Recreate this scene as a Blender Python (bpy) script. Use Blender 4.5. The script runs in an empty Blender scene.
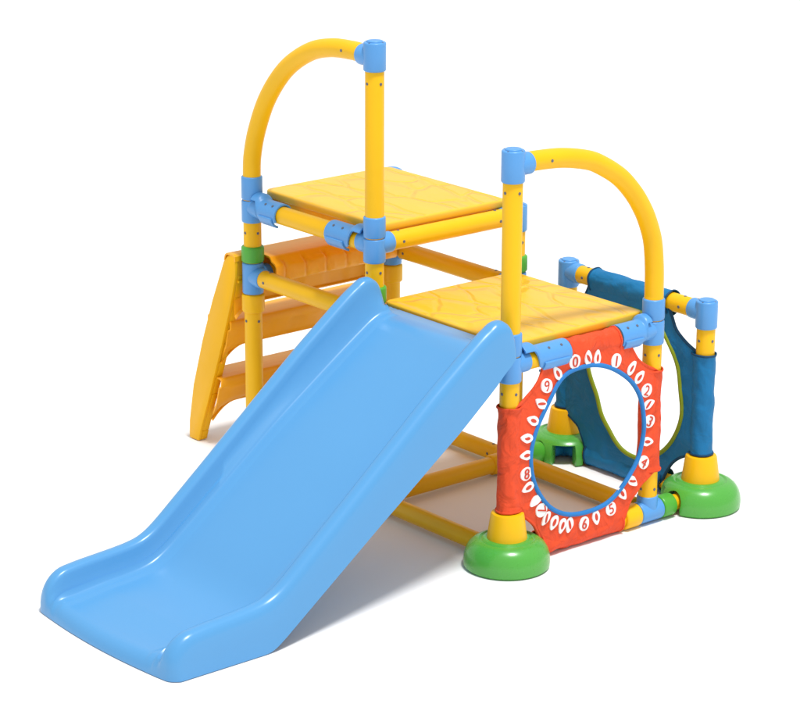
import bpy, bmesh, math, random
from mathutils import Vector, Matrix, noise
random.seed(4)
S = 0.5                                   # one module of the frame is 0.5 m long
PI = math.pi
scene = bpy.context.scene
COL = scene.collection

# module measures (in module units): u -> x, v -> y
B, VB = 0.939, 1.3145
ZL, ZH, ZT, ZT2, ZG, ZB = 1.0085, 1.381, 2.318, 1.962, 1.023, 0.060

# ------------------------------------------------------------------ materials
def principled(name):
    m = bpy.data.materials.new(name); m.use_nodes = True
    nt = m.node_tree
    return m, nt, nt.nodes['Principled BSDF']

def ramp_mix(nt, fac, c1, c2):
    mx = nt.nodes.new('ShaderNodeMix'); mx.data_type = 'RGBA'
    mx.inputs[6].default_value = (*c1, 1); mx.inputs[7].default_value = (*c2, 1)
    nt.links.new(fac, mx.inputs[0]); return mx.outputs[2]

def plastic(name, c, rough=.32, var=.07, bump=.05, coat=0.0, spec=.5):
    m, nt, b = principled(name)
    tc = nt.nodes.new('ShaderNodeTexCoord')
    n = nt.nodes.new('ShaderNodeTexNoise'); n.inputs['Scale'].default_value = 9; n.inputs['Detail'].default_value = 4
    nt.links.new(tc.outputs['Object'], n.inputs['Vector'])
    out = ramp_mix(nt, n.outputs['Fac'], [x*(1-var) for x in c], [min(1, x*(1+var)) for x in c])
    nt.links.new(out, b.inputs['Base Color'])
    n2 = nt.nodes.new('ShaderNodeTexNoise'); n2.inputs['Scale'].default_value = 45; n2.inputs['Detail'].default_value = 3
    nt.links.new(tc.outputs['Object'], n2.inputs['Vector'])
    mr = nt.nodes.new('ShaderNodeMapRange'); mr.inputs[3].default_value = rough-.05; mr.inputs[4].default_value = rough+.07
    nt.links.new(n2.outputs['Fac'], mr.inputs[0]); nt.links.new(mr.outputs[0], b.inputs['Roughness'])
    if not bump: nt.links.remove(b.inputs['Roughness'].links[0]); b.inputs['Roughness'].default_value = rough
    bp = nt.nodes.new('ShaderNodeBump'); bp.inputs['Strength'].default_value = bump; bp.inputs['Distance'].default_value = .004
    nt.links.new(n2.outputs['Fac'], bp.inputs['Height'])
    if bump: nt.links.new(bp.outputs[0], b.inputs['Normal'])
    b.inputs['Specular IOR Level'].default_value = spec
    if coat: b.inputs['Coat Weight'].default_value = coat; b.inputs['Coat Roughness'].default_value = .12
    return m

def deck_plastic(name, c):
    """tread-patterned plastic: raised, wandering leaf-vein lines moulded in the deck"""
    m, nt, b = principled(name)
    tc = nt.nodes.new('ShaderNodeTexCoord')
    mp = nt.nodes.new('ShaderNodeMapping'); mp.inputs['Scale'].default_value = (.62, 1.15, .05); mp.inputs['Rotation'].default_value = (0, 0, .35)
    nt.links.new(tc.outputs['Object'], mp.inputs[0])
    nz = nt.nodes.new('ShaderNodeTexNoise'); nz.inputs['Scale'].default_value = 5; nz.inputs['Detail'].default_value = 2
    nt.links.new(mp.outputs[0], nz.inputs['Vector'])
    va = nt.nodes.new('ShaderNodeVectorMath'); va.operation = 'MULTIPLY_ADD'
    va.inputs[1].default_value = (.22, .16, 0); nt.links.new(nz.outputs['Color'], va.inputs[0]); nt.links.new(mp.outputs[0], va.inputs[2])
    vo = nt.nodes.new('ShaderNodeTexVoronoi'); vo.feature = 'DISTANCE_TO_EDGE'; vo.inputs['Scale'].default_value = 11
    nt.links.new(va.outputs[0], vo.inputs['Vector'])
    mr = nt.nodes.new('ShaderNodeMapRange'); mr.inputs[1].default_value = .0; mr.inputs[2].default_value = .13
    mr.interpolation_type = 'SMOOTHSTEP'
    nt.links.new(vo.outputs['Distance'], mr.inputs[0])
    n2 = nt.nodes.new('ShaderNodeTexNoise'); n2.inputs['Scale'].default_value = 14; n2.inputs['Detail'].default_value = 3
    nt.links.new(mp.outputs[0], n2.inputs['Vector'])
    ad = nt.nodes.new('ShaderNodeMath'); ad.operation = 'MULTIPLY_ADD'; ad.inputs[1].default_value = .9
    nt.links.new(n2.outputs['Fac'], ad.inputs[0]); nt.links.new(mr.outputs[0], ad.inputs[2])
    bp = nt.nodes.new('ShaderNodeBump'); bp.inputs['Distance'].default_value = .007
    ge = nt.nodes.new('ShaderNodeNewGeometry'); sx = nt.nodes.new('ShaderNodeSeparateXYZ'); nt.links.new(ge.outputs['True Normal'], sx.inputs[0])
    mk = nt.nodes.new('ShaderNodeMapRange'); mk.inputs[1].default_value = .7; mk.inputs[2].default_value = 1; mk.inputs[4].default_value = .65
    nt.links.new(sx.outputs['Z'], mk.inputs[0]); nt.links.new(mk.outputs[0], bp.inputs['Strength'])
    nt.links.new(ad.outputs[0], bp.inputs['Height']); nt.links.new(bp.outputs[0], b.inputs['Normal'])
    out = ramp_mix(nt, n2.outputs['Fac'], [x*.93 for x in c], [min(1, x*1.06) for x in c])
    nt.links.new(out, b.inputs['Base Color'])
    b.inputs['Roughness'].default_value = .36; b.inputs['Specular IOR Level'].default_value = .6
    return m

def grain_plastic(name, c):
    """moulded plastic whose flat tops carry a streaky wood-grain relief"""
    m, nt, b = principled(name)
    tc = nt.nodes.new('ShaderNodeTexCoord')
    mp = nt.nodes.new('ShaderNodeMapping'); mp.inputs['Scale'].default_value = (34, 4, 8)
    nt.links.new(tc.outputs['Object'], mp.inputs[0])
    n = nt.nodes.new('ShaderNodeTexNoise'); n.inputs['Scale'].default_value = 2.5; n.inputs['Detail'].default_value = 5
    nt.links.new(mp.outputs[0], n.inputs['Vector'])
    out = ramp_mix(nt, n.outputs['Fac'], [x*.92 for x in c], [min(1, x*1.07) for x in c])
    nt.links.new(out, b.inputs['Base Color'])
    bp = nt.nodes.new('ShaderNodeBump'); bp.inputs['Strength'].default_value = .3; bp.inputs['Distance'].default_value = .004
    nt.links.new(n.outputs['Fac'], bp.inputs['Height']); nt.links.new(bp.outputs[0], b.inputs['Normal'])
    b.inputs['Roughness'].default_value = .4
    return m

def fabric(name, c, fold=.5):
    m, nt, b = principled(name)
    tc = nt.nodes.new('ShaderNodeTexCoord')
    n = nt.nodes.new('ShaderNodeTexNoise'); n.inputs['Scale'].default_value = 16; n.inputs['Detail'].default_value = 5; n.inputs['Distortion'].default_value = 1.2
    nt.links.new(tc.outputs['Object'], n.inputs['Vector'])
    w = nt.nodes.new('ShaderNodeTexNoise'); w.inputs['Scale'].default_value = 420; w.inputs['Detail'].default_value = 1
    nt.links.new(tc.outputs['Object'], w.inputs['Vector'])
    out = ramp_mix(nt, n.outputs['Fac'], [x*.85 for x in c], [min(1, x*1.12) for x in c])
    nt.links.new(out, b.inputs['Base Color'])
    b1 = nt.nodes.new('ShaderNodeBump'); b1.inputs['Strength'].default_value = fold; b1.inputs['Distance'].default_value = .018
    b2 = nt.nodes.new('ShaderNodeBump'); b2.inputs['Strength'].default_value = .25; b2.inputs['Distance'].default_value = .001
    nt.links.new(n.outputs['Fac'], b1.inputs['Height']); nt.links.new(w.outputs['Fac'], b2.inputs['Height'])
    nt.links.new(b1.outputs[0], b2.inputs['Normal']); nt.links.new(b2.outputs[0], b.inputs['Normal'])
    b.inputs['Roughness'].default_value = .58
    b.inputs['Specular IOR Level'].default_value = .25
    return m

M = dict(
    yellow=plastic('yellow_plastic', (.85, .475, .004), .38, spec=.28),
    deck=deck_plastic('deck_yellow_plastic', (.86, .485, .028)),
    ladder=grain_plastic('orange_bounce_plastic', (.95, .43, .006)),  # plastic with its orange deepened to imitate bounced and transmitted light
    stringer=plastic('ladder_amber_plastic', (.86, .455, .004), .42, spec=.22),
    sky=plastic('light_blue_plastic', (.085, .305, .660), .34),
    slide=plastic('slide_blue_plastic', (.082, .300, .590), .28, var=.012, bump=0),
    green=plastic('leaf_green_plastic', (.075, .37, .045), .27, coat=.2),
    dgreen=plastic('grass_green_plastic', (.07, .37, .03), .36),
    screw=plastic('screw_metal', (.10, .11, .15), .4),
    red=fabric('red_nylon', (.76, .074, .020), .85),
    blue=fabric('teal_blue_nylon', (.007, .160, .370), .35),
    navy=fabric('dark_teal_binding', (.004, .055, .13), .2),
    trim=fabric('blue_binding', (.022, .19, .52), .2),
    lime=fabric('lime_binding', (.24, .31, .012), .2),
    white=fabric('white_print', (.86, .85, .84), .1),
    print_red=fabric('red_print', (.60, .06, .03), .1),
    dark=plastic('dark_recess', (.02, .03, .07), .6),
)
def floor_mat():
    m, nt, b = principled('white_studio_floor')
    tc = nt.nodes.new('ShaderNodeTexCoord')
    n = nt.nodes.new('ShaderNodeTexNoise'); n.inputs['Scale'].default_value = 3
    nt.links.new(tc.outputs['Object'], n.inputs['Vector'])
    nt.links.new(ramp_mix(nt, n.outputs['Fac'], (.865, .86, .86), (.88, .88, .88)), b.inputs['Base Color'])
    b.inputs['Roughness'].default_value = .85; b.inputs['Specular IOR Level'].default_value = .15
    return m
M['floor'] = floor_mat()

# ------------------------------------------------------------------ mesh helpers
class MB:
    def __init__(s): s.v = []; s.f = []; s.mi = []
    def grid(s, rows, closed_v=False, closed_u=False, mi=0, cap=(False, False)):
        o = len(s.v); nr = len(rows); nc = len(rows[0])
        for r in rows: s.v += [tuple(p) for p in r]
        for i in range(nr if closed_u else nr-1):
            i2 = (i+1) % nr
            for j in range(nc if closed_v else nc-1):
                j2 = (j+1) % nc
                s.f.append((o+i*nc+j, o+i*nc+j2, o+i2*nc+j2, o+i2*nc+j)); s.mi.append(mi)
        if cap[0]: s.f.append(tuple(o+j for j in range(nc))[::-1]); s.mi.append(mi)
        if cap[1]: s.f.append(tuple(o+(nr-1)*nc+j for j in range(nc))); s.mi.append(mi)
    def tube(s, path, radii, seg=28, cap=True, mi=0):
        path = [Vector(p) for p in path]
        if not hasattr(radii, '__len__'): radii = [radii]*len(path)
        rows = []; ref = None
        for i, p in enumerate(path):
            t = (path[min(i+1, len(path)-1)]-path[max(i-1, 0)]).normalized()
            if ref is None: ref = t.orthogonal().normalized()
            ref = (ref-t*ref.dot(t)).normalized(); bn = t.cross(ref)
            rows.append([p+(ref*math.cos(2*PI*k/seg)+bn*math.sin(2*PI*k/seg))*radii[i] for k in range(seg)])
        s.grid(rows, closed_v=True, mi=mi, cap=(cap, cap))
    def cyl(s, a, b, r, ch=.006, seg=28, mi=0):
        """straight cylinder with softly rounded rims"""
        a = Vector(a); b = Vector(b); d = (b-a); L = d.length; d = d/L
        ch = min(ch, L*.3, r*.5)
        ps = []; rs = []
        for k in range(4):
            q = k/3*PI/2
            ps.append(a+d*ch*(1-math.sin(q))*1.0 if False else a+d*ch*(1-math.cos(q))); rs.append(r-ch+ch*math.sin(q))
        for k in range(4):
            q = (3-k)/3*PI/2
            ps.append(b-d*ch*(1-math.cos(q))); rs.append(r-ch+ch*math.sin(q))
        ref = d.orthogonal().normalized(); bn = d.cross(ref)
        rows = [[p+(ref*math.cos(2*PI*k/seg)+bn*math.sin(2*PI*k/seg))*rr for k in range(seg)] for p, rr in zip(ps, rs)]
        s.grid(rows, closed_v=True, mi=mi, cap=(True, True))
    def lathe(s, c, prof, seg=40, a0=0, a1=2*PI, mi=0):
        c = Vector(c); full = abs(a1-a0-2*PI) < 1e-6
        n = seg if full else seg+1
        rows = [[c+Vector((r*math.cos(a0+(a1-a0)*k/seg), r*math.sin(a0+(a1-a0)*k/seg), z)) for k in range(n)] for r, z in prof]
        s.grid(rows, closed_v=full, mi=mi, cap=(full, full))
    def box(s, lo, hi, mi=0):
        o = len(s.v); (x0, y0, z0), (x1, y1, z1) = lo, hi
        s.v += [(x0, y0, z0), (x1, y0, z0), (x1, y1, z0), (x0, y1, z0), (x0, y0, z1), (x1, y0, z1), (x1, y1, z1), (x0, y1, z1)]
        for f in ((3, 2, 1, 0), (4, 5, 6, 7), (0, 1, 5, 4), (1, 2, 6, 5), (2, 3, 7, 6), (3, 0, 4, 7)):
            s.f.append(tuple(o+k for k in f)); s.mi.append(mi)
    def prism(s, pts2, f3, d, mi=0):
        """polygon pts2 mapped by f3 to 3-D, extruded along d"""
        o = len(s.v); n = len(pts2); d = Vector(d)
        a = [Vector(f3(*p)) for p in pts2]
        s.v += [tuple(p) for p in a]+[tuple(p+d) for p in a]
        s.f.append(tuple(range(o+n-1, o-1, -1))); s.mi.append(mi)
        s.f.append(tuple(range(o+n, o+2*n))); s.mi.append(mi)
        for k in range(n):
            k2 = (k+1) % n
            s.f.append((o+k, o+k2, o+n+k2, o+n+k)); s.mi.append(mi)
    def build(s, name, mats, parent=None, angle=38, bevel=0, solid=0, seg=3, subd=0):
        me = bpy.data.meshes.new(name)
        me.from_pydata([(x*S, y*S, z*S) for x, y, z in s.v], [], s.f)
        if not isinstance(mats, (list, tuple)): mats = [mats]
        for m in mats: me.materials.append(m)
        for p, k in zip(me.polygons, s.mi): p.material_index = k
        bm = bmesh.new(); bm.from_mesh(me); bmesh.ops.recalc_face_normals(bm, faces=bm.faces); bm.to_mesh(me); bm.free()
        o = bpy.data.objects.new(name, me); COL.objects.link(o)
        if parent: o.parent = parent
        ms = []
        if solid:
            md = o.modifiers.new('s', 'SOLIDIFY'); md.thickness = solid*S; md.offset = 0
        if bevel:
            md = o.modifiers.new('b', 'BEVEL'); md.width = bevel*S; md.segments = seg; md.limit_method = 'ANGLE'; md.angle_limit = math.radians(40)
        if subd:
            md = o.modifiers.new('d', 'SUBSURF'); md.levels = md.render_levels = subd
        if o.modifiers: bake(o)
        o.data.shade_smooth() if hasattr(o.data, 'shade_smooth') else None
        o.data.set_sharp_from_angle(angle=math.radians(angle))
        return o

def bake(o):
    dg = bpy.context.evaluated_depsgraph_get(); dg.update()
    me = bpy.data.meshes.new_from_object(o.evaluated_get(dg))
    o.modifiers.clear(); o.data = me

def boolean(o, cutter, op='DIFFERENCE'):
    md = o.modifiers.new('c', 'BOOLEAN'); md.object = cutter; md.operation = op; md.solver = 'EXACT'
    bake(o)
    bpy.data.objects.remove(cutter)
    o.data.set_sharp_from_angle(angle=math.radians(38))

def interp(tab, x):
    tab = sorted(tab)
    if x <= tab[0][0]: return tab[0][1]
    for (x0, y0), (x1, y1) in zip(tab, tab[1:]):
        if x <= x1: return y0+(y1-y0)*(x-x0)/(x1-x0)
    return tab[-1][1]

def smooth_path(pts, n=12):
    pts = [Vector(p) for p in pts]; out = []
    P = [pts[0]*2-pts[1]]+pts+[pts[-1]*2-pts[-2]]
    for i in range(1, len(P)-2):
        a, b, c, d = P[i-1:i+3]
        for k in range(n):
            t = k/n
            out.append(.5*((2*b)+(c-a)*t+(2*a-5*b+4*c-d)*t*t+(3*b-a-3*c+d)*t**3))
    out.append(pts[-1]); return out

# ------------------------------------------------------------------ the gym
gym = bpy.data.objects.new('climbing_gym', None); COL.objects.link(gym)
gym['label'] = 'yellow tube climbing gym with blue slide, two decks and red number panel on white floor'
gym['category'] = 'climbing gym'

RP, RB, RJ = .0470, .0472, .0555
P0, P1, P2, P3, F, R, G, H = (0, B), (0, 0), (1, 0), (1, B), (2, 0), (2, B), (2, VB), (1, VB)

def screws(owner, spots):
    for p, d in spots:
        p = Vector(p); d = Vector(d).normalized()
        m = MB(); m.cyl(p-d*.004, p+d*.0022, .0075, .001, 12)
        m.build('screw', M['screw'], owner)

def post(xy, z0, z1, sz=()):
    m = MB(); m.cyl((*xy, z0), (*xy, z1), RP)
    o = m.build('post', M['yellow'], gym)
    screws(o, [((xy[0]+RP, xy[1], z), (1, 0, 0)) for z in sz]+[((xy[0], xy[1]-RP, z), (0, -1, 0)) for z in sz])
    return o
post(P0, .0, 1.41, (1.245, .87))
post(P1, .0, 1.55, (1.245, .77))
post(P2, .0, 2.28, (2.185, 1.245))
post(P3, .0, 1.41, (1.245, .87))
post(F, .10, 1.92, (1.835, .87))
post(R, .03, 1.18, (.88, .185))
post(G, .10, 1.0, (.88,))
post(H, .10, 1.0, (.88,))

def crossbar(a, b, r=RB, sa=True, sb=True, off=.085):
    a = Vector(a); b = Vector(b); d = (b-a).normalized()
    m = MB(); m.cyl(a+d*off, b-d*off, r)
    o = m.build('crossbar', M['yellow'], gym)
    side = Vector((0, -1, 0)) if abs(d.x) > .5 else Vector((1, 0, 0))
    sp = []
    for f, q in ((sa, a+d*.15), (sb, b-d*.15)):
        if f:
            sp.append((q+side*r, side)); sp.append((q+Vector((0, 0, r)), (0, 0, 1)))
    screws(o, sp); return o
def at(p, z): return (p[0], p[1], z)
for z in (ZH,):
    for a, b in ((P1, P2), (P2, P3), (P0, P3), (P1, P0)): crossbar(at(a, z), at(b, z), sa=(a, b) != (P1, P2), sb=(a, b) != (P1, P2))
for a, b in ((P1, P2), (P0, P3), (P1, P0), (P2, P3), (P3, R)): crossbar(at(a, ZL), at(b, ZL))
crossbar(at(P2, ZL), at(F, ZL), sa=False, sb=False)
crossbar(at(F, ZL), at(R, ZL), sa=False, sb=False)
for a, b in ((P0, P3), (P2, P3), (P2, F), (P3, R), (P1, P2), (P1, P0)): crossbar(at(a, ZB), at(b, ZB), .0445)
crossbar(at(F, ZB), at(R, ZB), .0445, False, False)
crossbar(at(H, ZG), at(G, ZG))
crossbar(at(H, ZB), at(G, ZB), .0445, False, False)
crossbar(at(R, ZB), at(G, ZB), .040, False, False, .06)
crossbar(at(P3, ZB), at(H, ZB), .040, False, False, .06)

# --- curved handrails
def handrail(pts, sp):
    m = MB(); m.tube(smooth_path(pts, 10), RP, 30)
    o = m.build('handrail', M['yellow'], gym); screws(o, sp); return o
handrail([(.93, 0, 2.312), (.84, 0, 2.318), (.66, 0, 2.306), (.487, 0, 2.258), (.30, 0, 2.146), (.148, 0, 1.98), (.053, 0, 1.80), (.008, 0, 1.65), (0, 0, 1.53), (0, 0, 1.45)],
         [((.80, -RP, 2.318), (0, -1, 0))])
handrail([(2, .07, 1.958), (2, .13, 1.962), (2, .30, 1.951), (2, .46, 1.919), (2, .555, 1.881), (2, .680, 1.805), (2, .776, 1.713), (2, .843, 1.622), (2, .886, 1.540), (2, .919, 1.445), (2, .935, 1.319), (2, B, 1.20), (2, B, 1.10)],
         [((2+RP, .20, 1.960), (1, 0, 0))])

# --- blue connectors
def connector(p, z0, z1, stubs=(), zs=None, cap=False, mat='sky', r=RJ):
    m = MB(); m.cyl(at(p, z0), at(p, z1), r, .008, 32)
    for dx, dy in stubs:
        m.cyl((p[0]+dx*.02, p[1]+dy*.02, zs), (p[0]+dx*.098, p[1]+dy*.098, zs), .0525, .006, 28)
    o = m.build('connector', M[mat], gym)
    if cap:
        c = MB(); c.cyl(at(p, z1-.01), at(p, z1+.007), .040, .005, 28)
        for k in range(4):
            a = k*PI/2+.3
            q = (p[0]+.047*math.cos(a), p[1]+.047*math.sin(a))
            c.cyl((q[0], q[1], z1-.004), (q[0], q[1], z1+.0008), .005, .0003, 8, mi=1)
        c.build('connector_cap', [M['sky'], M['screw']], o)
    return o
E_, W_, N_, S_ = (1, 0), (-1, 0), (0, 1), (0, -1)
connector(P2, 2.243, 2.385, [W_], 2.312, True)
connector(F, 1.880, 2.032, [N_], 1.958, True)
connector(P1, 1.299, 1.417, [E_, N_], ZH); connector(P1, 1.421, 1.543)
connector(P2, 1.293, 1.415, [W_, N_], ZH); connector(P2, 1.419, 1.524)
connector(P3, 1.300, 1.440, [W_, S_], ZH, True)
connector(P0, 1.300, 1.440, [E_, S_], ZH, True)
connector(F, .923, 1.049, [W_, N_], ZL); connector(F, 1.053, 1.163)
connector(R, .932, 1.053, [W_, S_], ZL); connector(R, 1.057, 1.162)
connector(P1, .916, 1.083, [E_, N_], ZL)
connector(P2, .916, 1.083, [W_, E_, N_], ZL)
connector(P3, .916, 1.083, [W_, E_, S_], ZL)
connector(P0, .916, 1.083, [E_, S_], ZL)
connector(G, .940, 1.082, [W_], ZG, True)
connector(H, .940, 1.082, [E_], ZG, True)
connector(P1, .004, .115, [E_, N_], ZB, mat='yellow', r=.053)
connector(P0, .004, .115, [E_, S_], ZB, mat='yellow', r=.053)
connector(P2, .004, .115, [W_, E_, N_], ZB, mat='yellow', r=.053)
connector(P3, .004, .115, [W_, E_, S_, N_], ZB, mat='yellow', r=.053)
# the floor tee under the back post of the number panel lies along the bar
m = MB(); m.cyl((2, B-.075, ZB), (2, B+.075, ZB), .0560, .007, 32); m.cyl((2, B, ZB), (2, B, .145), .053, .008)
m.build('connector', M['sky'], gym)
for p in (F, G, H):
    m = MB(); m.cyl(at(p, .012), at(p, .13), .052); 
    for dx, dy in {F: (W_, N_), G: (W_, S_), H: (E_, S_)}[p]:
        m.cyl((p[0], p[1], ZB), (p[0]+dx*.11, p[1]+dy*.11, ZB), .050)
    m.build('connector', M['blue' if p == H else 'sky'], gym)

# --- collars
def collar(a, b, r, mat):
    m = MB(); m.cyl(a, b, r, .012, 32); return m.build('collar', M[mat], gym)
for p in (P1, P2, P3, P0): collar(at(p, 1.085), at(p, 1.172), .060, 'dgreen')
for p in (P1, P0): collar(at(p, .816), at(p, .914), .0600, 'yellow')
collar((2, B-.185, ZB), (2, B-.077, ZB), .0595, 'yellow')
collar((2, B+.077, ZB), (2, B+.165, ZB), .0575, 'dgreen')
collar((1, B+.077, ZB), (1, B+.20, ZB), .0575, 'dgreen')
collar((1, B-.16, ZB), (1, B-.075, ZB), .0535, 'yellow')

# --- snap-on clamps that tie the decks to the bars
def clamp(base, d, s0, s1, s2):
    """shell round the bar from s1 to s2 along d, with a narrow hook back to the post at s0"""
    base = Vector(base); d = Vector(d); side = Vector((d.y, -d.x, 0))  # outward
    if side.dot(Vector((1, -1, 0))) < 0: side = -side
    up = Vector((0, 0, 1)); m = MB(); rows = []
    N = 40
    for i in range(N+1):
        t = i/N; s = s0+(s2-s0)*t
        k = (s-s0)/(s1-s0)
        ksm = max(0, min(1, (k-.55)/.45)); ksm = ksm*ksm*(3-2*ksm)
        e = max(0, (s-(s2-.03*math.copysign(1, s2-s0)))/(.03*math.copysign(1, s2-s0)))
        a_top0 = -52-68*ksm; a_top1 = 58+72*ksm
        a_top0 += 18*e*e; a_top1 -= 10*e*e
        r = .057-.001*ksm
        lift = .022*(1-ksm)
        a_top0 += 14*math.sin(k*6)*(1-ksm)
        row = []
        for j in range(21):
            a = math.radians(a_top0+(a_top1-a_top0)*j/20)
            # angle measured from up, positive towards the outside
            row.append(base+d*s+up*(math.cos(a)*r+lift)+side*(math.sin(a)*r))
        rows.append(row)
    m.grid(rows)
    o = m.build('clamp', M['sky'], gym, solid=.011, bevel=.002, seg=2)
    # latch below
    l = MB(); rows = []
    lo, hi = sorted((s1, s2))
    for i in range(9):
        s = lo+.012+(hi-lo-.03)*i/8
        rows.append([base+d*s+up*math.cos(math.radians(a))*.064+side*math.sin(math.radians(a))*.064 for a in range(98, 166, 6)])
    l.grid(rows); l.build('latch', M['sky'], o, solid=.012, bevel=.003, seg=2)
    sc = []
    for s in (lo+(hi-lo)*.3, lo+(hi-lo)*.72):
        a = math.radians(38); n = up*math.cos(a)+side*math.sin(a)
        m2 = MB(); m2.cyl(base+d*s+n*.058, base+d*s+n*.0640, .007, .001, 10); m2.build('screw', M['screw'], o)
clamp(at(P1, ZH), (1, 0, 0), .055, .125, .265)
clamp(at(P1, ZH), (1, 0, 0), .945, .845, .675)
clamp(at(F, ZL), (0, 1, 0), .055, .155, .345)
clamp(at(F, ZL), (0, 1, 0), B-.055, .835, .685)

# --- decks
def deck(x0, y0, x1, y1, z, th=.045, notch=()):
    # rounded outline with corners cut back for the posts, gently domed panel
    pts = []
    def corner(cx, cy, a0, r):
        for k in range(6):
            a = math.radians(a0+90*k/5); pts.append((cx+r*math.cos(a), cy+r*math.sin(a)))
    r = .035
    corner(x0+r, y0+r, 180, r); corner(x1-r, y0+r, 270, r); corner(x1-r, y1-r, 0, r); corner(x0+r, y1-r, 90, r)
    m = MB(); m.prism(pts, lambda x, y: (x, y, z-th), (0, 0, th))
    return m.build('deck', M['deck'], gym, bevel=.012, seg=4)
d1 = deck(-.012, .088, .945, .925, 1.458)
d2 = deck(1.0, .058, 1.945, .93, 1.086)
for d, (x0, y0, x1, y1, z) in ((d1, (.005, .105, .925, .905, 1.41)), (d2, (1.06, .08, 1.925, .905, 1.038))):
    m = MB()
    m.box((x0, y0, z-.075), (x1, y1, z+.006))
    m.build('deck_tray', M['ladder'], d, bevel=.006)  # orange colour imitates light bouncing between the yellow deck and bars

# --- slide
def build_slide():
    rim = [(.06, 1.050), (-.045, 1.070), (-.057, 1.11), (-.064, 1.155), (-.074, 1.195), (-.092, 1.230), (-.125, 1.252), (-.165, 1.250), (-.22, 1.222), (-.30, 1.165),
           (-.54, .985), (-1.10, .528), (-1.40, .285), (-1.47, .240), (-1.54, .222), (-1.64, .212), (-1.85, .198), (-1.94, .186), (-2.03, .18)]
    low = [(.06, 1.035), (-.045, 1.050), (-.060, 1.080), (-.075, 1.068), (-.10, 1.045), (-.14, 1.012), (-.20, .955), (-.393, .800), (-.866, .460), (-1.437, .040), (-1.495, .004), (-1.53, 0), (-2.1, 0)]
    bed = [(.06, 1.060), (-.03, 1.074), (-.09, 1.084), (-.15, 1.070), (-.22, 1.025), (-.377, .922), (-.742, .670), (-1.217, .305), (-1.44, .138), (-1.52, .110), (-1.62, .098), (-1.80, .086), (-2.1, .066)]
    def sm(tab, y, w):
        n = 9; return sum(interp(tab, y+w*(k/(n-1)*2-1)) for k in range(n))/n
    ys = []
    y = .04
    while y > -.2: ys.append(y); y -= .0075
    while y > -1.36: ys.append(y); y -= .03
    while y > -1.9: ys.append(y); y -= .014
    ys.append(-1.903)
    gs = [(y, 1) for y in ys]
    for k in range(11):
        q = k/10*PI/2
        gs.append((-1.905-.125*math.sin(q), math.cos(q)**.75 if k < 10 else 0))
    rows = []
    for y, g in gs:
        w = .006 if y > -.2 else .035
        zr = sm(rim, y, w if y > -.2 else .05); zl = sm(low, y, w if y > -.2 else .028); zb = sm(bed, y, .045 if y > -.3 else .07)
        zr = max(zr, zb)
        k = max(0, min(1, (y+.066)/.014))           # the tongue passes between the two posts
        uL = 1.055+.01*k; uR = (2.112+(.011)*min(1, max(0, -y/2)))*(1-k)+1.935*k
        nose = max(0, min(1, (-.062-y)/.04+.25))
        h = zr-zb
        # (u from the wall's outside, z)
        gg = g; gb = g
        if y < -1.9: qq = min(1, (-1.905-y)/.125); gb = max(0, 1-max(0, qq)**5)
        half = [(0-.006*min(1, (zr-zl)/.2), zl), (.0, zl+(zr-zl)*.45), (.004, zr-.048*min(1, h/.1)), (.009, zr-.028*min(1, h/.1)), (.018, zr-.012*min(1, h/.1)), (.032, zr-.002), (.048, zr),
                (.066, zr-.002), (.076, zr-.008*min(1, h/.1)), (.083, zr-.021*min(1, h/.1)), (.089, zr-.047*min(1, h/.1)), (.112, zb+max(.0, h-.047)*.45), (.128, zb+min(.040, h*.4)), (.136, zb+min(.022, h*.25)), (.148, zb+min(.012, h*.12)), (.168, zb+min(.0075, h*.08)), (.184, zb+min(.006, h*.06)), (.192, zb+min(.002, h*.02)), (.204, zb)]
        n_mid = 22
        L = [(uL+a, z) for a, z in half]; Rr = [(uR-a, z) for a, z in half][::-1]
        mid = [(L[-1][0]+(Rr[0][0]-L[-1][0])*(i+1)/(n_mid+1), zb) for i in range(n_mid)]
        row = []
        for u, z in L+mid+Rr:
            t = (u-uL)/(uR-uL); bow = .038*(1-(2*t-1)**2)*max(0, min(1, (-y-1.55)/.48))
            # round the front corners in plan
            e = min(u-uL, uR-u); cr = max(0, .04-e)/.04
            bow -= .028*cr*cr*max(0, min(1, (-y-1.9)/.1))
            if y < -1.88 and .075 < t < .925:      # the bed ends in a tighter roll than the two walls
                bl = min(1, (min(t, 1-t)-.075)/.13); bl = bl*bl*(3-2*bl); q = (-1.88-y)/.15
                bow += .05*bl*q*(1-q)*1.6
            dip = .022*(1-(2*t-1)**2)*max(0, min(1, (-y-1.75)/.2)) if .10 < t < .90 else 0
            bm = max(0, min(1, (min(t, 1-t)-.10)/.07)); bm = bm*bm*(3-2*bm)
            zz = (z-dip+.006*bm*math.exp(-((y+1.965)/.03)**2))*(gg*(1-bm)+gb*bm)
            row.append((u, y-bow, max(zz, .0)+.004))
        rows.append(row)
    m = MB(); m.grid(rows)
    o = m.build('slide', M['slide'], gym, angle=60, solid=.010)
    return o
build_slide()

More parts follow.
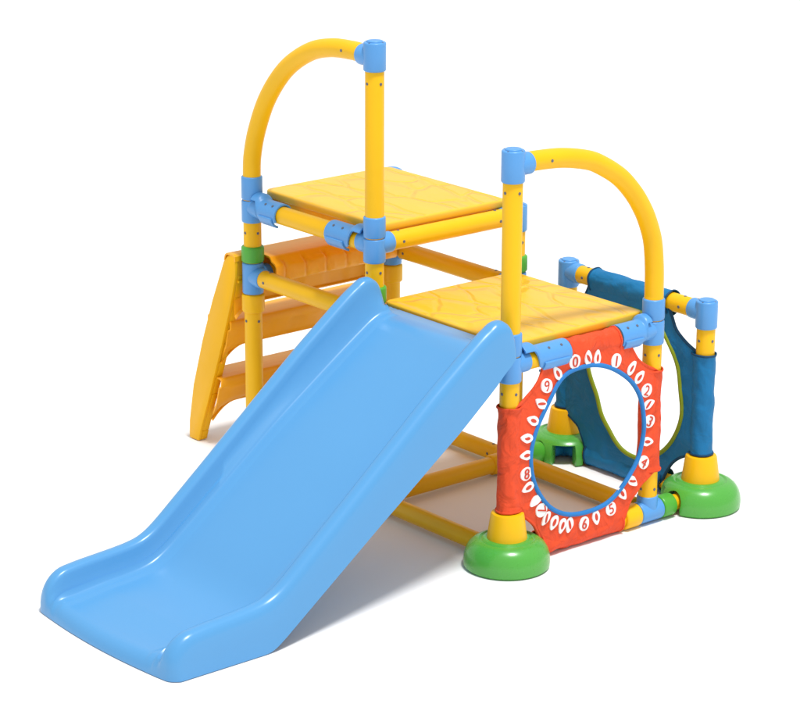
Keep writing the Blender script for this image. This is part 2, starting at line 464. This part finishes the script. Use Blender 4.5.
# --- step ladder
def build_ladder():
    prof = [(-.500, .004), (-.497, .10), (-.455, .312), (-.364, .587), (-.267, .831), (-.180, 1.02), (-.160, 1.065), (-.125, 1.100), (-.07, 1.118), (-.058, 1.10), (-.060, 1.00),
            (-.105, .839), (-.190, .599), (-.307, .292), (-.400, .06), (-.418, .004)]
    lad = bpy.data.objects.new('ladder', None); COL.objects.link(lad); lad.parent = gym
    def centre(z): return interp([(0, -.46), (.3, -.38), (.6, -.275), (.84, -.185), (1.1, -.08)], z)
    for v, s in ((-.072, 1), (B+.072, -1)):
        m = MB(); m.prism(prof, lambda u, z: (u, v, z), (0, s*.020, 0))
        # inner ribs and the flange that stiffens the moulding
        for edge in (prof[:7], prof[10:]):
            for (u0, z0), (u1, z1) in zip(edge, edge[1:]):
                du = .007 if edge is prof[:7] else -.007
                a = [(u0+.001*s, z0), (u1, z1), (u1+(.016 if edge[0] == prof[0] else -.016), z1), (u0+(.016 if edge[0] == prof[0] else -.016), z0)]
                m.prism(a, lambda u, z: (u, v+s*.0195, z), (0, s*.040, 0))
        o = m.build('stringer', M['stringer'], lad, bevel=.004, seg=2)
        for z in (.03, .13, .44, .52, .66, .78, .87, .97):
            c = centre(z); hw = .04+.04*min(1, z/.5)
            rb = MB(); rb.box((c-hw, min(v+s*.0195, v+s*.052), z-.005), (c+hw, max(v+s*.0195, v+s*.052), z+.005))
            rb.build('stringer_rib', M['stringer'], o)
    y0, y1 = -.0515, B+.0515
    for z, u0, u1, drop in ((.395, -.425, -.225, .215), (.735, -.335, -.135, .215)):
        # tread plate with rolled near edge, then an apron that sweeps back underneath and deepens at both ends
        rows = []
        ny = 44
        for i in range(ny+1):
            t = i/ny; y = y0+(y1-y0)*t
            e = min(t, 1-t)*(y1-y0)
            ends = max(0, 1-e/.16)**2
            rib = .012*(1 if int(t*9+.5) % 2 else 0)*min(1, e/.08)
            D = drop*(.74+.42*ends)
            prof2 = [(u0, z-.07), (u0, z-.012), (u0+.006, z-.003), (u0+.016, z), (u0+.10, z), (u1-.018, z), (u1-.006, z-.004), (u1, z-.014), (u1-.004, z-.045),
                     (u1-.022, z-.055-rib), (u1-.045, z-.07-D*.3), (u1-.078+rib*.6, z-.05-D*.62), (u1-.098, z-.02-D*.92), (u1-.095, z-D), (u1-.085, z-D-.004)]
            rows.append([(u, y, zz) for u, zz in prof2])
        m = MB(); m.grid(rows); m.build('tread', M['ladder'], lad, solid=.009, angle=50)
    # top step: hooks over the bar, lip with notches
    rows = []; z = 1.112
    for i in range(61):
        t = i/60; y = .062+(B-.124)*t
        notch = .010 if (abs((t*6) % 1-.5) < .06) else 0
        seg = int(t*6) % 2
        rows.append([(-.165, y, z-.16), (-.160, y, z-.03), (-.148, y, z-.008), (-.13, y, z), (-.02, y, z), (.055, y, z-.002), (.068, y, z-.008), (.078-notch*.3, y, z-.024-notch),
                     (.106-notch, y, z-.035-notch-.006*seg), (.116-notch, y, z-.050-notch), (.118-notch, y, z-.115+.010*seg), (.108, y, z-.125), (.098, y, z-.128)])
    m = MB(); m.grid(rows)
    for ya, yb in ((-.073, .060), (B-.060, B+.073)):
        m.grid([[(-.152, y, z-.04), (-.150, y, z-.03), (-.143, y, z-.010), (-.13, y, z), (-.075, y, z), (-.062, y, z-.006), (-.060, y, z-.03)] for y in (ya, (ya+yb)/2, yb)])
    m.build('tread', M['ladder'], lad, solid=.009, angle=45)
    # apron under the top step
    rows = []
    for i in range(45):
        t = i/44; y = y0+(y1-y0)*t; e = min(t, 1-t)*(y1-y0); ends = max(0, 1-e/.15)**2
        rib = .012*(1 if int(t*7) % 2 else 0)
        rows.append([(-.068, y, 1.098), (-.066, y, 1.04), (-.068, y, .985), (-.078, y, .955-rib*.3), (-.10+rib, y, .90), (-.098, y, .845-.07*ends), (-.085, y, .835-.075*ends)])
    m = MB(); m.grid(rows); m.build('apron', M['ladder'], lad, solid=.009, angle=50)
build_ladder()

# --- round green feet with their yellow cones
def foot(p, open_dir):
    prof = [(.001, .0), (.198, .0), (.206, .008), (.208, .035), (.205, .062), (.197, .088), (.183, .111), (.165, .127), (.148, .136), (.135, .139), (.131, .136), (.126, .134), (.121, .137), (.114, .142), (.100, .143), (.001, .143)]
    m = MB(); m.lathe(at(p, .003), prof[1:-1], 72)
    o = m.build('foot', M['green'], gym)
    sx, sy = open_dir
    # the quarter facing the two floor bars is left open so that they can pass
    c = MB()
    an = math.atan2(sy, sx); w = math.radians(19)
    c.prism([(0, 0), (.4*math.cos(an-w), .4*math.sin(an-w)), (.4*math.cos(an+w), .4*math.sin(an+w))], lambda x, y: (p[0]+x, p[1]+y, -.1), (0, 0, .212))
    cut = c.build('cutter', M['green'])
    boolean(o, cut)
    c = MB(); c.cyl(at(p, -.1), at(p, .1145), .138, .002, 48); cut = c.build('cutter', M['green'])
    boolean(o, cut)
    for ax in (0, 1):
        c = MB()
        a = Vector(at(p, ZB)); b = a+(Vector((sx, 0, 0)) if ax == 0 else Vector((0, sy, 0)))*.4
        c.cyl(a, b, .0585, .002, 32)
        boolean(o, c.build('cutter', M['green']))
        c = MB()
        if ax == 0: c.box((min(p[0], p[0]+sx*.4), p[1]-.0545, -.1), (max(p[0], p[0]+sx*.4), p[1]+.0545, .055))
        else: c.box((p[0]-.0545, min(p[1], p[1]+sy*.4), -.1), (p[0]+.0545, max(p[1], p[1]+sy*.4), .055))
        boolean(o, c.build('cutter', M['green']))
    md = o.modifiers.new('b', 'BEVEL'); md.width = .004*S; md.segments = 2; md.limit_method = 'ANGLE'; md.angle_limit = math.radians(50)
    bake(o); o.data.set_sharp_from_angle(angle=math.radians(38))
    k = MB(); k.lathe(at(p, .0), [(.097, .141), (.0965, .150), (.0800, .264), (.0765, .272), (.068, .2755), (.050, .2755)], 40)
    k.build('foot_cone', M['yellow'], o)
    return o
foot(F, (-1, 1)); foot(G, (-1, -1)); foot(H, (1, -1))

# --- fabric panels
def nz(p, k, sd=0): return noise.noise(Vector((p[0]*k+sd, p[1]*k, p[2]*k)))

def cloth_off(s, z, t, seed):
    return .008*nz((s, z, 0), 6, seed)+.005*nz((s, z, 3), 17, seed)-.004*t*t

def fabric_panel(L, to3, out, mat, edge_mat, hole, sleeve_r, z_rng, s_rng, zt, seed, dip, sl_top):
    """ring of cloth with a big round opening, hung on four sleeves. to3(s, z, o): o = distance out of the plane"""
    cs, cz, rs, rz = hole
    pan = bpy.data.objects.new('fabric_panel', None); COL.objects.link(pan); pan.parent = gym
    bot = ZB
    def pt(s, z, o): return Vector(to3(s, z, o))
    poly = [(s_rng[0], zt), (s_rng[1], zt), (L, z_rng[1]), (L, z_rng[0]), (s_rng[1], bot), (s_rng[0], bot), (0, z_rng[0]), (0, z_rng[1])]
    def edge_r(a):
        dx, dz = math.cos(a), math.sin(a); best = 9; best_cut = 0
        for (x0, y0), (x1, y1) in zip(poly, poly[1:]+poly[:1]):
            ex, ey = x1-x0, y1-y0; det = dx*(-ey)+ex*dz
            if abs(det) < 1e-9: continue
            bx, by = x0-cs, y0-cz
            t = (bx*(-ey)+ex*by)/det; q = (dx*by-dz*bx)/det
            if t > 0 and -.001 <= q <= 1.001 and t < best:
                best = t
                k = poly.index((x0, y0))
                if k % 2: best_cut = dip*math.sin(PI*max(0, min(1, q)))
                else: best_cut = 0
        return best-best_cut
    NA, NR = 168, 10
    def hole_r(a):
        # slightly slack, many-sided opening
        if isinstance(rs, list):
            for k in range(len(rs)):
                a0, r0 = rs[k]; a1, r1 = rs[(k+1) % len(rs)]
                da = (a1-a0) % (2*PI); d = (a-a0) % (2*PI)
                if d <= da:
                    t = d/da
                    # straight chord between neighbouring corners
                    x0, y0, x1, y1 = r0*math.cos(a0), r0*math.sin(a0), r1*math.cos(a1), r1*math.sin(a1)
                    ex, ey = x1-x0, y1-y0; det = math.cos(a)*(-ey)+math.sin(a)*ex
                    return (x0*(-ey)+y0*ex)/det
        q = 1/((abs(math.cos(a)/rs)**2.2+abs(math.sin(a)/rz)**2.2)**(1/2.2))
        return q*(1+.008*math.cos(8*a+.5)+.006*math.sin(3*a+seed))
    rows = []; rim = []
    for i in range(NA):
        a = 2*PI*i/NA; h = hole_r(a); e = edge_r(a); row = []
        for j in range(NR+1):
            t = j/NR; r = h+(e-h)*t
            s = cs+r*math.cos(a); z = cz+r*math.sin(a)
            row.append(pt(s, z, out+cloth_off(s, z, t, seed)))
        rows.append(row)
        rim.append((row[0], a))
    m = MB(); m.grid(rows, closed_u=True); m.build('panel_cloth', M[mat], pan, solid=.009, angle=60)
    e = MB(); path = [r[0] for r in rim]; n = len(path)
    path = [sum((path[(i+j) % n] for j in range(-3, 4)), Vector())/7 for i in range(n)]; sq = 12; rws = []
    nrm = pt(0, 0, 1)-pt(0, 0, 0)
    for i in range(n):
        t = (path[(i+1) % n]-path[i-1]).normalized(); bn = t.cross(nrm).normalized()
        rws.append([path[i]+nrm*(.004+math.cos(2*PI*k/sq)*.011)+bn*math.sin(2*PI*k/sq)*.0118 for k in range(sq)])
    e.grid(rws, closed_v=True, closed_u=True); e.build('edging', M[edge_mat], pan, angle=60)
    # sleeves round the tubes
    def sleeve(a, b, pull):
        a = Vector(a); b = Vector(b); d = (b-a); Ls = d.length; d /= Ls
        up = Vector((0, 0, 1)) if abs(d.z) < .5 else Vector((1, 0, 0))
        up = (up-d*up.dot(d)).normalized(); sd = d.cross(up)
        m = MB(); rws = []; nl = max(24, int(Ls/.014)); ns = 40
        for i in range(nl+1):
            t = i/nl; p = a+d*Ls*t; row = []
            flare = .004*(math.exp(-t*Ls/.012)+math.exp(-(1-t)*Ls/.012))
            for k in range(ns):
                q = 2*PI*k/ns; n3 = up*math.cos(q)+sd*math.sin(q)
                w = n3.dot(pull)
                c3 = p+n3*sleeve_r
                # creases twist slowly round the tube
                cr = .0038*nz((q*1.2+t*Ls*7, t*Ls*13, seed), 1.6)+.0042*math.sin(q*3+t*Ls*26+4*nz((t*Ls*4, seed, 0), 1))*max(0, .4+.6*nz((t*6, q, seed), 1))
                rr = sleeve_r+max(cr, -.006)+flare+(.014*max(0, w)**3)
                row.append(p+n3*rr)
            rws.append(row)
        m.grid(rws, closed_v=True); o = m.build('sleeve', M[mat], pan, angle=70)
        for row in (rws[0], rws[-1]):
            hm = MB()
            n2 = len(row); hr = []
            for k in range(n2):
                c = row[k]; q = (c-(a if row is rws[0] else b)).normalized()
                hr.append([c+q*.004*math.cos(2*PI*x/8)+d*.006*math.sin(2*PI*x/8) for x in range(8)])
            hm.grid(hr, closed_v=True, closed_u=True)
            hm.build('hem', M['navy' if mat == 'blue' else mat], o, angle=70)
    pin = pt(1, 0, 0)-pt(0, 0, 0)
    sleeve(pt(0, z_rng[0], 0), pt(0, z_rng[1], 0), pin.normalized())
    sleeve(pt(L, z_rng[0], 0), pt(L, z_rng[1], 0), -pin.normalized())
    sleeve(pt(sl_top[0], zt, 0), pt(sl_top[1], zt, 0), Vector((0, 0, -1)))
    sleeve(pt(s_rng[0], bot, 0), pt(s_rng[1], bot, 0), Vector((0, 0, 1)))
    # welted outer corners
    for i0, i1 in ((1, 2), (3, 4), (5, 6), (7, 0)):
        w = MB()
        a, b = poly[i0], poly[i1]; pth = []
        for k in range(15):
            t = k/14; s = a[0]+(b[0]-a[0])*t; z = a[1]+(b[1]-a[1])*t
            an = math.atan2(z-cz, s-cs); r = edge_r(an); s = cs+r*math.cos(an); z = cz+r*math.sin(an)
            pth.append(pt(s, z, out+cloth_off(s, z, 1, seed)))
        w.tube(pth, .008, 8)
        w.build('binding', M['navy' if mat == 'blue' else mat], pan, angle=70)
    return pan
def hole_table(pts, c):
    # evenly smoothed polar outline
    t = sorted((math.atan2(z-c[1], s-c[0]) % (2*PI), math.hypot(s-c[0], z-c[1])) for s, z in pts)
    def raw(a):
        for k in range(len(t)):
            a0, r0 = t[k]; a1, r1 = t[(k+1) % len(t)]
            da = (a1-a0) % (2*PI); d = (a-a0) % (2*PI)
            if d <= da: return r0+(r1-r0)*d/da
    out = []
    for k in range(72):
        a = 2*PI*k/72
        out.append((a, sum(raw(a+math.radians(j*2.4)) for j in range(-3, 4))/7))
    return out
RC, BC = (.470, .540), (.545, .540)
RH = hole_table([(.417, .924), (.546, .908), (.668, .848), (.790, .742), (.833, .643), (.846, .485), (.822, .372), (.748, .300), (.680, .216), (.572, .181), (.47, .178), (.362, .187), (.236, .250), (.140, .368), (.096, .511), (.094, .55), (.109, .616), (.183, .758), (.250, .862), (.274, .892), (.338, .920)], RC)
BH = hole_table([(.204, .578), (.285, .417), (.388, .235), (.47, .165), (.58, .150), (.679, .176), (.805, .275), (.858, .353), (.895, .44), (.882, .593), (.808, .800), (.748, .868), (.62, .93), (.48, .935), (.33, .88), (.235, .76)], BC)
red = fabric_panel(B, lambda s, z, o: (2+o, s, z), .046, 'red', 'trim', (*RC, RH, 0), .0530, (.285, .800), (.195, .725), ZL, 3.1, .035, (.352, .672))
blu = fabric_panel(1.0, lambda s, z, o: (1+s, VB-o, z), .040, 'blue', 'lime', (*BC, BH, 0), .0540, (.285, .805), (.205, .760), ZG, 8.7, .045, (.205, .760))

# --- printed number badges
def badge(y, z, kind, ang, big=1.0):
    m = MB(); u = 2.046+.0078
    def conf(uu, yy, zz): return (uu+cloth_off(yy, zz, .3, 3.1), yy, zz)
    def place(a, b, rot):
        c, s = math.cos(rot), math.sin(rot)
        return lambda x, q, uu: conf(uu, y+c*x*a-s*q*b, z+s*x*a+c*q*b)
    def disc(f, uu, th, mi, n=20, leaf=False):
        pts = []
        for k in range(n):
            t = 2*PI*k/n; x, q = math.cos(t), math.sin(t)
            if leaf: x *= (1-.35*max(0, q)) ; q *= 1.0+.12*max(0, q)
            pts.append((x, q))
        m.prism(pts, lambda x, q: f(x, q, uu), (th, 0, 0), mi)
    rot = ang-PI/2
    if kind.isdigit():
        f = place(.037*big, .041*big, rot); disc(f, u-.006, .0085, 0)
        cu = bpy.data.curves.new('digit', 'FONT'); cu.body = kind; cu.size = .074; cu.align_x = 'CENTER'; cu.align_y = 'CENTER'; cu.extrude = .0008
        t = bpy.data.objects.new('digit', cu); COL.objects.link(t)
        dg = bpy.context.evaluated_depsgraph_get(); dg.update()
        me = bpy.data.meshes.new_from_object(t.evaluated_get(dg))
        o = len(m.v); r2 = {'8': 0, '6': -.15, '5': .25, '9': .15}.get(kind, rot*.35); c, s = math.cos(r2), math.sin(r2)
        xs = [v.co.x for v in me.vertices]; yz = [v.co.y for v in me.vertices]
        mx, my = (min(xs)+max(xs))/2, (min(yz)+max(yz))/2
        for v in me.vertices:
            x, q = v.co.x-mx, v.co.y-my
            m.v.append(conf(u+.0036+v.co.z/S, y+c*x-s*q, z+s*x+c*q))
        for p in me.polygons: m.f.append(tuple(o+k for k in p.vertices)); m.mi.append(1)
        bpy.data.objects.remove(t)
    else:
        f = place(.026*big, .041*big, rot); disc(f, u-.006, .0085, 0, leaf=True)
        if kind == 'ring': disc(place(.0095*big, .021*big, rot), u+.0012, .0028, 1)
        if kind == 'bar': disc(place(.007, .024, rot+.5), u+.0012, .0028, 1)
        if kind == 'dot': disc(place(.009, .010, rot), u+.0012, .0028, 1)
    return m.build('number_badge', [M['white'], M['print_red']], red, angle=30)
spots = [(0.362, 0.962, '0'), (0.451, 0.962, 'bar'), (0.517, 0.951, 'ring'), (0.634, 0.913, '1'), (0.741, 0.852, 'ring'), (0.791, 0.796, 'ring'), (0.842, 0.72, '2'), (0.856, 0.645, 'bar'), (0.867, 0.555, '3'), (0.86, 0.453, 'ring'), (0.84, 0.353, '4'), (0.765, 0.276, 'bar'), (0.702, 0.226, 'ring'), (0.628, 0.167, '5'), (0.53, 0.149, 'ring'), (0.448, 0.133, '6'), (0.352, 0.15, 'bar'), (0.305, 0.156, 'ring'), (0.252, 0.184, 'ring'), (0.199, 0.217, 'bar'), (0.165, 0.265, '7'), (0.129, 0.32, 'plain'), (0.078, 0.397, 'ring'), (0.061, 0.466, '8'), (0.055, 0.557, 'ring'), (0.056, 0.642, 'ring'), (0.102, 0.722, 'ring'), (0.151, 0.796, 'bar'), (0.184, 0.878, '9'), (0.257, 0.923, 'ring')]
for y, z, k in spots:
    an = math.atan2(z-.54, y-.484); badge(max(y, .064)+(.014*math.cos(an) if y > .484 else .004), z+.010*math.sin(an)*(z < .54), k, an, .90)

# ------------------------------------------------------------------ floor
m = MB(); n = 1; m.v = [(-160, -160, 0), (160, -160, 0), (160, 160, 0), (-160, 160, 0)]; m.f = [(0, 1, 2, 3)]; m.mi = [0]
fl = m.build('floor', M['floor']); fl['kind'] = 'structure'

# ------------------------------------------------------------------ light
w = bpy.data.worlds.new('World'); scene.world = w; w.use_nodes = True
bg = w.node_tree.nodes['Background']; bg.inputs[0].default_value = (1, 1, 1, 1); bg.inputs[1].default_value = .75
def lamp(name, loc, target, size, power):
    l = bpy.data.lights.new(name, 'AREA'); l.shape = 'DISK'; l.size = size*S; l.energy = power
    o = bpy.data.objects.new(name, l); COL.objects.link(o)
    o.location = Vector(loc)*S
    o.rotation_euler = (Vector(target)-Vector(loc)).to_track_quat('-Z', 'Y').to_euler(); return o
lamp('studio_lamp', (1.0+15, -1.0, 49), (1.0, 0, 0), 8.5, 6000)

# ------------------------------------------------------------------ camera
cam = bpy.data.cameras.new('camera'); co = bpy.data.objects.new('camera', cam); COL.objects.link(co)
yaw, pit, rol = 2.44601, -0.29853, 0.00409
fw = Vector((math.cos(yaw)*math.cos(pit), math.sin(yaw)*math.cos(pit), math.sin(pit)))
r = Vector((math.sin(yaw), -math.cos(yaw), 0)); up = r.cross(fw)
r2 = r*math.cos(rol)+up*math.sin(rol); up2 = up*math.cos(rol)-r*math.sin(rol)
mat = Matrix((r2, up2, -fw)).transposed().to_4x4(); mat.translation = Vector((10.91543, -8.11117, 4.75421))*S
co.matrix_world = mat
cam.sensor_width = 36; cam.lens = 2700.28/800*36; cam.clip_end = 500; cam.clip_start = .1
scene.camera = co
vs = scene.view_settings; vs.view_transform = 'Standard'; vs.look = 'None'; vs.exposure = 0; vs.gamma = 1
